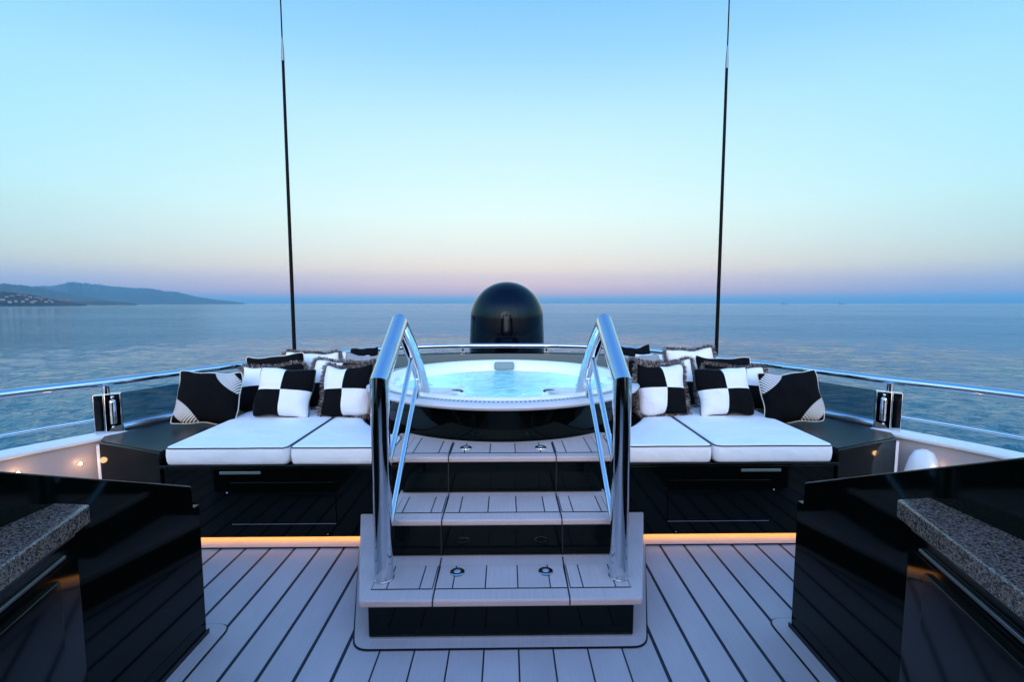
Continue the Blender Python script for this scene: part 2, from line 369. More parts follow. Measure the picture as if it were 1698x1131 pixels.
for az, sl, w, h, mi in [(-47.3,.0068,34,11,1),(-47.05,.0105,22,9,1),(-46.75,.0118,26,9,0),(-46.55,.0045,20,9,1),(-46.35,.0135,30,11,0),(-46.0,.0125,26,10,0),
                         (-45.9,.0072,22,8,1),(-45.7,.0105,24,9,1),(-45.45,.0045,26,8,1),(-45.3,.0098,36,10,0),(-45.05,.0068,20,8,1),(-44.75,.0035,24,7,1),(-44.55,.0058,20,8,0),(-44.4,.0032,20,7,1),(-46.9,.0035,24,8,1),(-46.15,.0040,20,7,1),(-45.6,.0032,24,7,1)]:
    house(az, sl, w, h, mi)
house(-44.95, .0092, 46, 15, 2, 'long rose coloured building near the top of the dark headland', name='villa')
house(-43.75, .0054, 120, 17, 2, 'wide rose apartment block at the low right end of the headland', name='apartment_block')

SHIPH = mat('ship_paint', (.12,.10,.11), .6)
for az_, L_, lab in ((31.6, 110, 'tiny ship on the horizon right of the right antenna, the nearer to it'), (36.6, 80, 'tiny ship on the horizon at far right, the farther from the antenna')):
    d = 9000; mb_ = MB()
    mb_.prism([(-L_/2,-8),(L_*.42,-8),(L_/2,0),(L_*.42,8),(-L_/2,8)], -2, 9)
    mb_.box((-L_*.42,-7,9.02),(-L_*.22,7,26)); mb_.box((-L_*.36,-4,26.02),(-L_*.28,4,33)); mb_.box((L_*.1,-1,9.02),(L_*.12,1,20))
    o = mb_.build('ship', SHIPH, smooth=0); o.location = (d*math.sin(R(az_)), d*math.cos(R(az_)), SEAZ); o.rotation_euler.z = R(-az_+12)
    tag(o, lab, 'ship', 'distant ships on the horizon')
# ------------------------------------------------------------------ deck (structure)
m = MB(); m.prism([(-3.5,-4),(3.5,-4),(3.5,1),(3.3,2.2),(2.95,2.95),(2.2,4.2),(1.6,5.4),(0,6),(-1.6,5.4),(-2.2,4.2),(-2.95,2.95),(-3.3,2.2),(-3.5,1)], -.12, 0)
deck = tag(m.build('deck', TEAK, smooth=0), kind='structure')
def rounded(poly, rad, which, n=6):
    o = []; L = len(poly)
    for i, p in enumerate(poly):
        if i not in which: o.append(p); continue
        a = Vector(poly[i-1]); b = Vector(p); c_ = Vector(poly[(i+1)%L])
        u = (a-b).normalized(); v = (c_-b).normalized(); r_ = min(rad, (a-b).length*.45, (c_-b).length*.45)
        p1 = b+u*r_; p2 = b+v*r_
        for k in range(n+1):
            t = k/n; q = (p1*(1-t)**2+b*2*t*(1-t)+p2*t*t); o.append((q.x,q.y))
    return o
def margin(poly, which=(), rad=.06, g=.0045):
    cx_ = sum(p[0] for p in poly)/len(poly); cy_ = sum(p[1] for p in poly)/len(poly)
    P = rounded(poly, rad, which)
    a = MB(); big = []
    n_ = len(P)
    for i, p in enumerate(P):
        q0 = Vector(P[i-1]); q1 = Vector(P[(i+1)%n_]); t = (q1-q0).normalized(); nn = Vector((t.y,-t.x))
        if nn.dot(Vector(p)-Vector((cx_,cy_))) < 0: nn = -nn
        big.append((p[0]+nn.x*g*1.6, p[1]+nn.y*g*1.6))
    a.add([(x,y,.0035) for x,y in big], [tuple(range(n_))]); 
    a.build('margin_caulking', RUBBER, deck, smooth=0, recalc=False)
    b_ = MB(); b_.add([(x,y,.0075) for x,y in P], [tuple(range(n_))]); b_.build('margin_board', TEAKM, deck, smooth=0, recalc=False)
margin([(-.637,1.864),(.633,1.864),(.885,2.703),(-.885,2.703)], (0,1))
margin([(-2.6,2.703),(-.6,2.703),(-.6,2.95),(-2.6,2.95)], ())
margin([(.6,2.703),(2.6,2.703),(2.6,2.95),(.6,2.95)], ())
for s in (-1,1):
    margin([(s*1.262,-.5),(s*1.262,2.03),(s*1.7,2.03),(s*1.7,-.5)], (1,))
# deck structure continuing below and forward (carries the dome), and the white hull
m = MB(); m.prism([(-2.6,3.6),(2.6,3.6),(2.4,6),(1.6,9.5),(0,11.5),(-1.6,9.5),(-2.4,6)], -.9, -.35)
tag(m.build('foredeck', WHITE, bevel=.05), kind='structure')
m = MB(); m.prism([(-3.9,-12),(3.9,-12),(3.9,3),(3.5,9),(2,16),(0,20),(-2,16),(-3.5,9),(-3.9,3)], SEAZ-1, -1.2)
m.prism([(-3.5,-6),(3.5,-6),(3.5,1),(3.3,2.2),(2.9,2.95),(2.2,4.2),(1.6,5.2),(-1.6,5.2),(-2.2,4.2),(-2.9,2.95),(-3.3,2.2),(-3.5,1)], -1.19, -.13)
tag(m.build('hull', WHITE, bevel=.05), kind='structure')

# ------------------------------------------------------------------ guard rail, bulwarks, glass
RC = [(0,5.95),(.55,5.91),(1.05,5.78),(1.42,5.58),(1.78,5.2),(2.1,4.62),(2.36,4.08),(2.58,3.62),(2.77,3.2),(3.03,2.77),(3.22,2.3),(3.38,1.6),(3.48,.5),(3.5,-2.5)]
half = spline([(p[0],p[1],0) for p in RC], 8)
full = [(-p[0],p[1]) for p in half[::-1]] + [(p[0],p[1]) for p in half[1:]]
RZ = .95
rail = empty('guard_rail', 'polished steel guard rail curving round the whole deck edge', 'railing')
m = MB(); m.tube([(x,y,RZ) for x,y in full], .029, 20); m.build('top_rail', CHROME, rail, smooth=60)
def at_y(Yv):        # x on the rail curve at a given y (y < 5.9)
    for i in range(len(half)-1):
        if half[i][1] >= Yv >= half[i+1][1]:
            t = (half[i][1]-Yv)/max(1e-6, half[i][1]-half[i+1][1]); return half[i][0]+(half[i+1][0]-half[i][0])*t
    return 3.5
for s in (-1,1):
    pts = [(s*p[0],p[1],.70) for p in half if p[1] <= 3.2]
    m = MB(); m.tube(pts, .013, 12); m.build('middle_rail', CHROME, rail, smooth=60)
    for yv in (1.9, .4, -1.2):
        m = MB(); xx = s*at_y(yv); m.tube([(xx,yv,.6),(xx,yv,RZ-.02)], .02, 14); m.build('stanchion', CHROME, rail)
for xv, yv in ((.545,5.905),(1.42,5.58),(2.1,4.62)):
    for s in (-1,1):
        m = MB(); m.tube([(s*xv,yv,.86),(s*xv,yv,RZ-.015)], .014, 14); m.tube([(s*xv,yv,.925),(s*xv,yv,RZ-.02)], .02, 14)
        m.box((s*xv-.03,yv-.03,.83),(s*xv+.03,yv+.03,.87)); m.build('stanchion', CHROME, rail, bevel=.003)
# folding-section brackets where the glass meets the open rail
for s in (-1,1):
    g = empty('rail_bracket', 'polished steel rail bracket at the %s end of the tinted glass' % ('left' if s < 0 else 'right'), 'bracket', (s*2.76,3.17,.6), 'rail brackets')
    a = R(-32)*s
    def rot(p, s=s, a=a): return (s*2.76+p[0]*math.cos(a)-p[1]*math.sin(a), 3.17+p[0]*math.sin(a)+p[1]*math.cos(a), p[2])
    def rbox(mb_, A, B):
        b = len(mb_.v); mb_.box(A, B); mb_.v[b:] = [rot(p) for p in mb_.v[b:]]
    m = MB(); rbox(m, (-.012,-.03,.6), (.078,.03,.875)) if s < 0 else rbox(m, (-.078,-.03,.6), (.012,.03,.875)); m.build('body', CHROME, g, bevel=.005)
    m = MB(); rbox(m, (-.07,-.025,.6), (-.015,.035,.87)) if s < 0 else rbox(m, (.015,-.025,.6), (.07,.035,.87)); m.build('hinge_plate', CHROME, g, bevel=.003)
    m = MB(); b0 = rot((.034*-s,-.036,0)); m.tube([(b0[0],b0[1],.665),(b0[0],b0[1],.815)], .017, 20); m.sphere((b0[0],b0[1],.815), .017); m.build('highlight_tube', CHROME, g)  # upright round tube added to the bracket to catch streak highlights
    m = MB(); p = rot((0,0,0)); m.tube([(p[0],p[1],.87),(p[0],p[1],RZ-.02)], .022, 16); m.build('post', CHROME, g)
    m = MB(); q = rot((.034*-s,-.034,.85)); m.sphere(q, .009); m.build('bolt', BRUSH, g); m = MB(); q2 = rot((.03*-s,-.034,.64)); m.sphere(q2, .008); m.build('bolt', BRUSH, g)
# bulwarks with caps
for s in (-1,1):
    cv = [(s*p[0],p[1]) for p in half if p[1] <= 3.26]
    si = 1 if s > 0 else -1
    lab = 'white bulwark with pale cap and ' + ('two warm courtesy lamps, on the left' if s < 0 else 'a moulded white cowl, on the right')
    g = empty('bulwark', lab, 'bulwark', (s*3.2,2.4,0), 'white bulwarks')
    m = MB(); m.ribbon(cv, si*.08, si*-.03, 0.001, .565); m.build('panel', BULW, g, smooth=60)
    m = MB(); m.ribbon(cv, si*.105, si*-.06, .567, .60); m.build('cap', WHITE, g, bevel=.012, smooth=60)
    m = MB(); m.tube([(s*2.675,3.02,0.01),(s*2.675,3.02,.56)], .035, 16); m.build('end_moulding', WHITE, g)
def inner(Yv, off):      # point on the inboard bulwark face
    for i in range(len(half)-1):
        if half[i][1] >= Yv >= half[i+1][1]:
            t = Vector((half[i+1][0]-half[i][0], half[i+1][1]-half[i][1])).normalized()
            nn = Vector((t.y, -t.x)); x = at_y(Yv)
            if nn.x > 0: nn = -nn
            return (x+nn.x*off, Yv+nn.y*off, nn)
for s, yv, z, lab in ((-1,3.03,.44,'left of the two warm lamps glowing in the left bulwark'),(-1,2.78,.47,None),(1,2.93,.42,None)):
    x, y, nn = inner(yv, .083); nn = Vector((nn.x*s if s < 0 else nn.x, nn.y))
    if s < 0: x = -x; nn = Vector((abs(nn.x), nn.y))
    L_ = {(-1,3.03):'small glowing courtesy lamp in the left bulwark, the one next to the black locker', (-1,2.78):'small glowing courtesy lamp in the left bulwark, the one farther from the black locker', (1,2.93):'small glowing courtesy lamp in the right bulwark beside the white cowl'}[(s,yv)]
    g = empty('courtesy_lamp', L_, 'lamp', (x,y,z), 'bulwark courtesy lamps')
    d = Vector((nn.x,nn.y,0))
    m = MB(); c0 = Vector((x,y,z)); m.tube([c0, c0+d*.008], .013, 20); m.build('bezel', CHROME, g)
    m = MB(); m.tube([c0+d*.0085, c0+d*.011], .009, 20); m.build('lens', SPOT, g)
    pl = bpy.data.lights.new('courtesy_glow', 'POINT'); pl.energy = .17; pl.color = (1,.55,.25); pl.shadow_soft_size = .02
    po = bpy.data.objects.new('courtesy_glow', pl); S.collection.objects.link(po); po.parent = g; po.location = d*.06
# white moulded cowl on the right bulwark (mirrored one hidden on the other side is not shown by the photo)
x, y, nn = inner(2.99, .08)
g = MB(); t = Vector((-nn.y, nn.x)); base = Vector((x,y))
prof = [(-.02,.115),(.1,.112),(.25,.10),(.36,.09),(.45,.072),(.50,.048),(.515,.01)]
rows = []
for z, w in prof:
    dep = .10*min(1, w/.09)
    row = []
    for k in range(17):
        a = math.pi*k/16; ca = math.cos(a); sa = math.sin(a)
        px = w*abs(ca)**.6*(1 if ca > 0 else -1); pd = dep*sa**.5
        q = base + t*px + Vector((nn.x,nn.y))*(pd-.005); row.append((q.x,q.y,z+.01))
    rows.append(row)
for r_ in rows: g.v += r_
for j in range(len(rows)-1):
    for k in range(16): g.f.append((j*17+k,j*17+k+1,(j+1)*17+k+1,(j+1)*17+k)); g.m.append(0)
o = g.build('cowl', ACRYL, smooth=50); tag(o, 'white moulded cowl bulging from the right bulwark beside the black locker', 'cowl')
# tinted glass screen all round the sunpads
gl = empty('glass_screen', 'low dark tinted glass windscreen under the rail around the sunpads', 'windscreen')
gcv = [(-p[0],p[1]) for p in half[::-1] if p[1] >= 3.21] + [(p[0],p[1]) for p in half[1:] if p[1] >= 3.21]
m = MB(); m.ribbon(gcv, -.003, .003, .63, .865); m.build('pane', GLASS, gl, smooth=60)
m = MB(); m.tube([(x,y,.615) for x,y in gcv], .04, 16); m.build('base_rail', mat('blue_grey_steel', (.5,.55,.62), .22, .9), gl, smooth=60)
m = MB(); m.ribbon(gcv, -.03, .03, -.3, .59); m.build('coaming', BLACKTOP, gl, smooth=60)
m = MB(); fc = [p for p in gcv if p[1] > 5.0]; m.ribbon(fc, .012, .05, .3, .845); m.build('fascia', mat('grey_green_paint', (.13,.18,.19), .35), gl, smooth=60)

# ------------------------------------------------------------------ seat benches, sunpads
ARC = [(math.sin(t)*1.17, 3.9-math.cos(t)*1.17) for t in [R(a) for a in range(36, 121, 6)]]
for s in (-1,1):
    side = 'left' if s < 0 else 'right'
    g = empty('sunpad_bench', 'black glossy bench with warm strip light below, under the white pads on the %s' % side, 'bench', (s*1.5,2.75,0), 'sunpad benches')
    poly = [(s*.5,2.75),(s*2.085,2.75),(s*2.085,4.7),(s*.0,5.4) if s < 0 else (s*.004,5.4),(s*.004,5.0),(s*.5,4.4)]
    poly = [(s*.62,2.752),(s*2.08,2.752),(s*2.08,4.0),(s*1.7,4.7),(s*1.2,4.7),(s*1.0,3.3),(s*.62,3.0)]
    m = MB(); m.prism(poly, .045, .488); b = m.build('front', BLACK, g, bevel=.004)
    m = MB(); m.prism([(s*.605,2.735),(s*2.095,2.735),(s*2.095,4.0),(s*1.72,4.75),(s*1.2,4.75),(s*.98,3.35),(s*.605,3.05)], .49, .512); m.build('tray', BLACK, g, bevel=.006)
    # outboard locker with dark top
    poly = [(s*2.098,2.752),(s*2.66,2.975),(s*2.735,3.1)] + [(s*(at_y(yv)-.045),yv-.01) for yv in (3.3,3.6,4.0,4.4,4.8,5.2)] + [(s*1.35,5.45),(s*.004,5.85),(s*.004,5.1),(s*.6,5.0),(s*1.05,4.8),(s*1.9,4.76),(s*2.098,4.2)]
    m = MB(); m.prism(poly, .03, .592); m.build('locker', BLACK, g, bevel=.012)
    m = MB(); cxp = [(x*.994+ s*.008, y*.994+.02) for x,y in poly]; m.prism(cxp, .5925, .5975); m.build('locker_top', BLACKTOP, g)
    # hatch, pale bar standing in for a reflection, LED
    m = MB(); m.box((s*1.035 if s>0 else -1.675,2.744,.14),(1.675 if s>0 else -1.035,2.7515,.40)); h = m.build('hatch', BLACK, g, bevel=.002)
    m = MB(); m.box((min(s*1.035,s*1.675),2.742,.134),(max(s*1.035,s*1.675),2.7515,.137)); m.build('hatch_trim', BRUSH, h)
    m = MB(); m.sphere((s*1.70,2.747,.335), .005); m.build('latch_screw', BRUSH, g); m = MB(); m.sphere((s*1.09,2.747,.065), .004); m.build('latch_screw', BRUSH, g)
    m = MB(); m.box((min(s*1.49,s*1.74),2.7445,.452),(max(s*1.49,s*1.74),2.7515,.470)); m.build('reflection_bar', mat('pale_reflection', (.16,.21,.20), .3, .3), g, bevel=.002)  # slim pale bar imitates a reflection in the glossy bench front
    m = MB(); m.box((min(s*.64,s*2.05),2.80,.036),(max(s*.64,s*2.05),2.815,.043)); m.build('strip_light', LED, g)
    m = MB(); m.box((min(s*.62,s*2.09),2.87,.008),(max(s*.62,s*2.09),2.88,.046)); m.build('toe_kick', WHITE, g)
    # pads
    def pad(poly, lab):
        pg = empty('sunpad', lab, 'cushion', (poly[0][0],poly[0][1],.514), 'white sunpads with dark piping')
        bm = bmesh.new(); P = rounded(poly, .045, tuple(range(len(poly))) if len(poly) < 8 else (0,1,2), 5)
        A = sum(P[i][0]*P[(i+1)%len(P)][1]-P[(i+1)%len(P)][0]*P[i][1] for i in range(len(P)))
        if A < 0: P = P[::-1]
        n_ = len(P); mb_ = MB(); c_ = Vector((sum(p[0] for p in P)/n_, sum(p[1] for p in P)/n_))
        def inset(P, d):
            o = []
            for i, p in enumerate(P):
                t_ = (Vector(P[(i+1)%n_])-Vector(P[i-1])).normalized(); nn_ = Vector((-t_.y,t_.x)); o.append((p[0]+nn_.x*d, p[1]+nn_.y*d))
            return o
        lay = [(.02,.514),(.006,.522),(0,.54),(-.003,.575),(0,.612),(.004,.624),(.012,.629),(.026,.631)]
        for d, z in lay: mb_.v += [(x,y,z+.0) for x,y in inset(P, d)]
        for j in range(len(lay)-1):
            for k in range(n_):
                k2 = (k+1)%n_; mb_.f.append((j*n_+k,j*n_+k2,(j+1)*n_+k2,(j+1)*n_+k)); mb_.m.append(0)
        mb_.f.append(tuple(range(n_))[::-1]); mb_.m.append(0)
        mb_.f.append(tuple((len(lay)-1)*n_+k for k in range(n_))); mb_.m.append(0)
        o = mb_.build('cover', PAD, pg, smooth=60)
        rnd = random.Random(len(lab))
        for d, z, r_ in ((.002,.6225,.0042),(.008,.519,.0042)):
            Q = inset(P, d); pts = []
            for i in range(n_):
                a = Vector(Q[i]); b = Vector(Q[(i+1)%n_]); k = max(1, int((b-a).length/.12))
                for j in range(k): q = a.lerp(b, j/k); pts.append((q.x, q.y, z+rnd.uniform(-.0012,.0012)))
            mb2 = MB(); mb2.tube(pts, r_, 8, closed=True); mb2.build('piping', PIPE, pg, smooth=80)
    pad([(s*1.312,2.722),(s*2.055,2.722),(s*2.07,3.95),(s*1.72,4.7),(s*1.312,4.7)], 'white sunpad with dark piping, outermost on the %s, its corner against the black locker' % side)
    inn = [(s*.66,2.95),(s*.66,2.722),(s*1.298,2.722),(s*1.298,4.7),(s*1.25,4.72)] + [(s*x,y) for x,y in ARC[::-1] if y < 4.4 and x > .7]
    pad(inn, 'white sunpad with dark piping, between the %s handrail post and the outer %s pad' % (side, side))

# ------------------------------------------------------------------ staircase
st = empty('staircase', 'three pale planked steps with black glossy risers climbing to the hot tub', 'stairs', (0,1.9,0))
def tread(poly, z, th, front_w, seam_y0, seam_y1, xs, frame):
    m = MB(); m.prism(poly, z-th, z-.002); t_ = m.build('tread', TEAKM, st, bevel=.009)
    # planked infill panels and their caulking
    for (a, b) in xs:
        P = [(a,frame[0]),(b,frame[0]),(b,frame[1]),(a,frame[1])] if not callable(frame[1]) else None
        if callable(frame[1]):
            P = [(a,frame[0]),(b,frame[0])]+[(b+(a-b)*k/8, frame[1](b+(a-b)*k/8)) for k in range(9)]
        c_ = MB(); cx_ = (a+b)/2
        c_.add([(x+(.0035 if x > cx_ else -.0035)*(abs(x-cx_)>abs(b-a)/2-1e-4), y+(-.0035 if y <= frame[0]+1e-6 else .0035), z-.0002) for x,y in P], [tuple(range(len(P)))]); c_.build('caulking', RUBBER, t_, smooth=0, recalc=False)
        p_ = MB(); p_.add([(x,y,z+.0016) for x,y in P], [tuple(range(len(P)))]); p_.build('planking', TEAK1, t_, smooth=0, recalc=False)
    return t_
def seam(t_, pts, w=.0032):       # dark joint across a tread and down its nose
    m = MB()
    for a, b in zip(pts[:-1], pts[1:]):
        m.tube([a, b], w, 6)
    m.build('joint', RUBBER, t_)
t1 = [(-.626,1.905),(.626,1.905),(.882,2.745),(-.882,2.745)]
tr = tread(t1, .2, .036, 0,0,0, [(-.592,-.318),(-.301,.301),(.318,.592)], (1.985,2.165))
for s in (-1,1): seam(tr, [(s*.303,1.9035,.166),(s*.303,1.9035,.192),(s*.303,1.915,.2005),(s*.31,2.235,.2005)])
t2 = [(-.60,2.235),(.60,2.235),(.60,2.62),(-.60,2.62)]
tr2 = tread(t2, .404, .034, 0,0,0, [(-.56,-.318),(-.301,.301),(.318,.56)], (2.315,2.51))
for s in (-1,1): seam(tr2, [(s*.306,2.2335,.372),(s*.306,2.2335,.396),(s*.306,2.246,.4045),(s*.308,2.55,.4045)])
bk_ = [(math.sin(R(a))*1.06, 3.9-math.cos(R(a))*1.06) for a in range(36,-37,-4)]
t3 = [(-.625,2.545),(.625,2.545),(.665,2.60),(.70,3.04)] + bk_ + [(-.70,3.04),(-.665,2.60)]
fr3 = lambda x: 3.9-math.sqrt(1.115**2-x*x)
tr3 = tread(t3, .625, .034, 0,0,0, [(-.575,-.318),(-.302,.302),(.318,.575)], (2.613,fr3))
for s in (-1,1): seam(tr3, [(s*.309,2.5435,.593),(s*.309,2.5435,.617),(s*.309,2.556,.6255),(s*.31,2.80,.6255)])
def riser(poly, z0, z1):
    m = MB(); m.prism(poly, z0, z1); r_ = m.build('riser', BLACK, st, bevel=.004); return r_
r1 = riser([(-.592,1.928),(.592,1.928),(.85,2.74),(-.85,2.74)], .012, .163)
r2 = riser([(-.585,2.255),(.585,2.255),(.585,2.745),(-.585,2.745)], .2035, .369)
r3 = riser([(-.578,2.566),(.578,2.566),(.60,2.8),(-.60,2.8)], .4075, .590)
for r_, z0, z1, yy in ((r2,.203,.369,2.253),(r3,.406,.59,2.564)):
    for s in (-1,1):
        m = MB(); m.box((s*.312-.003,yy-.0015,z0),(s*.312+.003,yy+.004,z1)); m.build('joint', RUBBER, r_)
m = MB(); m.box((-.586,1.922,.008),(.586,1.929,.016)); m.build('base_trim', BRUSH, r1)
for x, y, z in ((-.222,2.70,.6275),(.231,2.70,.6275),(-.215,2.108,.2025),(.213,2.108,.2025)):
    m = MB(); m.lathe([(.0165,.002),(.0215,.002),(.022,.005),(.030,.0055),(.035,.003),(.036,0)], (x,y,z), 32)
    l_ = m.build('tread_light', CHROME, st)
    m = MB(); m.lathe([(.0165,.0052),(.021,.0052)], (x,y,z), 32); m.build('gasket', RUBBER, l_, smooth=0)
    m = MB(); m.lathe([(.0001,.0055),(.013,.005),(.0163,.003)], (x,y,z), 32); m.build('lens', FROST, l_)

# ------------------------------------------------------------------ handrails
for s in (-1,1):
    side = 'left' if s < 0 else 'right'
    g = empty('handrail', 'thick polished steel handrail with mitred peak on the %s side of the steps' % side, 'handrail', (s*.556,2.06,.2), 'pair of stair handrails')
    X_ = s*.556
    m = MB(); path = [(X_,2.065,.2),(X_,2.065,1.145),(X_,2.47,1.395)]
    arc = spline([(X_,2.47,1.395),(X_,2.72,1.25),(X_,2.96,1.08),(X_,3.17,.89)], 6)[1:]
    m.tube(path+arc, .0435, 40); m.build('tube', CHROME, g, smooth=25)
    m = MB(); m.tube([(X_,2.065,.2005),(X_,2.065,.208)], .047, 32); m.build('foot', BRUSH, g, bevel=.002)
    # slim inner rod and its post standing on the tub surround
    xi = X_
    m = MB(); m.tube([(xi,2.60,1.345),(xi,2.81,1.19),(xi,2.935,1.03),(xi,2.955,1.0),(xi,2.955,.882)], .012, 14); m.lathe([(.02,.0),(.02,.006),(.013,.01)], (xi,2.955,.881), 20); m.build('rod', CHROME, g, smooth=50)
    for (y0,z0,y1,z1) in ((2.80,1.185,2.07,.615),(2.945,1.005,2.07,.30)):
        m = MB(); m.tube([(xi,y0,z0),(xi,y1,z1)], .0145, 18); m.sphere((xi,y0,z0), .0185); m.build('bar', CHROME, g, smooth=50)

# ------------------------------------------------------------------ hot tub
TC = (0,3.885); TR = 1.135
tub = empty('hot_tub', 'round white hot tub full of glowing turquoise water', 'hot tub', (TC[0],TC[1],.5))
m = MB(); m.lathe([(1.06,.45),(1.06,.835)], (*TC,0), 128); m.build('base_panel', BLACK, tub, smooth=60)
m = MB(); m.lathe([(1.03,.832),(TR-.03,.834),(TR-.008,.842),(TR,.856),(TR-.006,.872),(TR-.02,.879),(1.03,.881),(1.018,.881),(1.016,.86)], (*TC,0), 160); m.build('surround', GREYRIM, tub, smooth=50)
def smooth01(a, b, x): t = max(0, min(1, (x-a)/(b-a))); return t*t*(3-2*t)
def ro(t, r):
    ang = abs(math.degrees(math.atan2(math.cos(t), -math.sin(t))))      # 0 at the front (towards the camera)
    a = smooth01(19, 32, ang)*(1-smooth01(56, 66, ang))
    shelf = .48/max(.35, math.cos(R(ang)))
    return r*(1-a) + min(r, shelf)*a
def rf_(j, t, r):
    if j < 4: return r
    if j == 4: return ro(t, .925)
    if j in (5,6,7): return max(.05, ro(t, .925)-(.012,.03,.055)[j-5])
    return r
m = MB(); m.lathe([(1.014,.878),(1.004,.893),(.975,.898),(.945,.884),(.925,.868),(.9,.858),(.9,.80),(.9,.50),(.42,.44),(.38,.18),(.0001,.16)], (*TC,0), 160, rfun=rf_); m.build('shell', ACRYL, tub, smooth=50)
def water_mat():
    m = bpy.data.materials.new('tub_water'); m.use_nodes = True; t = m.node_tree; t.nodes.clear()
    o = t.nodes.new('ShaderNodeOutputMaterial'); tr_ = t.nodes.new('ShaderNodeBsdfTransparent'); tr_.inputs[0].default_value = (.50,.90,1,1)
    g = t.nodes.new('ShaderNodeBsdfGlossy'); g.inputs['Roughness'].default_value = .18
    tl = t.nodes.new('ShaderNodeBsdfTranslucent'); tl.inputs[0].default_value = (.45,.9,1,1)
    df = t.nodes.new('ShaderNodeBsdfDiffuse'); df.inputs[0].default_value = (.6,.9,.95,1)
    c = t.nodes.new('ShaderNodeTexCoord'); n = t.nodes.new('ShaderNodeTexNoise'); n.inputs['Scale'].default_value = 9; n.inputs['Detail'].default_value = 5; n.inputs['Distortion'].default_value = .6
    t.links.new(c.outputs['Object'], n.inputs['Vector'])
    n2 = t.nodes.new('ShaderNodeTexNoise'); n2.inputs['Scale'].default_value = 3.5; n2.inputs['Detail'].default_value = 6; n2.inputs['Distortion'].default_value = 1.5; t.links.new(c.outputs['Object'], n2.inputs['Vector'])
    bu = t.nodes.new('ShaderNodeBump'); bu.inputs['Strength'].default_value = .9; bu.inputs['Distance'].default_value = .03; t.links.new(n.outputs['Fac'], bu.inputs['Height'])
    f = t.nodes.new('ShaderNodeFresnel'); f.inputs[0].default_value = 1.33
    for k in (g, f, tl, df): t.links.new(bu.outputs[0], k.inputs['Normal'])
    fo = t.nodes.new('ShaderNodeMapRange'); fo.inputs[1].default_value = .42; fo.inputs[2].default_value = .68; fo.inputs[3].default_value = .30; fo.inputs[4].default_value = .85; t.links.new(n2.outputs['Fac'], fo.inputs[0])
    mi = t.nodes.new('ShaderNodeMixShader'); mi.inputs[0].default_value = .25; t.links.new(tl.outputs[0], mi.inputs[1]); t.links.new(df.outputs[0], mi.inputs[2])
    m1 = t.nodes.new('ShaderNodeMixShader'); t.links.new(fo.outputs[0], m1.inputs[0]); t.links.new(tr_.outputs[0], m1.inputs[1]); t.links.new(mi.outputs[0], m1.inputs[2])
    m2 = t.nodes.new('ShaderNodeMixShader'); t.links.new(f.outputs[0], m2.inputs[0]); t.links.new(m1.outputs[0], m2.inputs[1]); t.links.new(g.outputs[0], m2.inputs[2])
    t.links.new(m2.outputs[0], o.inputs[0]); return m
m = MB(); m.lathe([(.9,.792),(.6,.792),(.3,.792),(.0001,.792)], (*TC,0), 160, rfun=lambda j,t,r: (max(.05,ro(t,.925)-.031), 0,0,0)[0] if j == 0 else min(r, ro(t,.925)-.05)*1.0)
m.build('water', water_mat(), tub, smooth=60)
m = MB()
for k in range(232):
    t = 2*math.pi*k/232
    if abs(((math.degrees(t)+90+180)%360)-180) > 75 and k % 2: pass
    r0, r1_, w = 1.045, 1.078, .0048
    c_, s_ = math.cos(t), math.sin(t)
    q = [(r0,-w),(r1_,-w),(r1_,w),(r0,w)]
    m.add([(TC[0]+a*c_-b*s_, TC[1]+a*s_+b*c_, .8822) for a,b in q], [(0,1,2,3)])
m.build('overflow_grille', DARKSLOT, tub, smooth=0, recalc=False)
m = MB(); n_ = 9
for i in range(n_):
    for j in range(5):
        pass
m.prism([(x*.105, y) for x,y in [(-1,0),(1,0)]] and [(-.105,4.735),(.105,4.735),(.105,4.80),(-.105,4.80)], .800, .885)
hd = m.build('headrest', HEAD, tub, bevel=.022, seg=5); 
for s in (-1,1):
    m = MB(); m.sphere((s*.345,3.275,.864), .058, 24, sc=(1,.55,.22)); m.build('grab_recess', DARKSLOT, tub)
    m = MB(); m.tube([(s*.72,4.29,.70),(s*.70,4.26,.70)], .045, 20); m.build('jet', HEAD, tub)
for x, y in ((.62,4.35),(-.62,4.35),(.55,3.75),(-.55,3.75),(0,3.3)):
    pl = bpy.data.lights.new('underwater_lamp', 'POINT'); pl.energy = 1.4; pl.color = (.55,.88,1); pl.shadow_soft_size = .06
    po = bpy.data.objects.new('underwater_lamp', pl); S.collection.objects.link(po); po.parent = tub; po.location = (x-TC[0], y-TC[1], .62-.5)

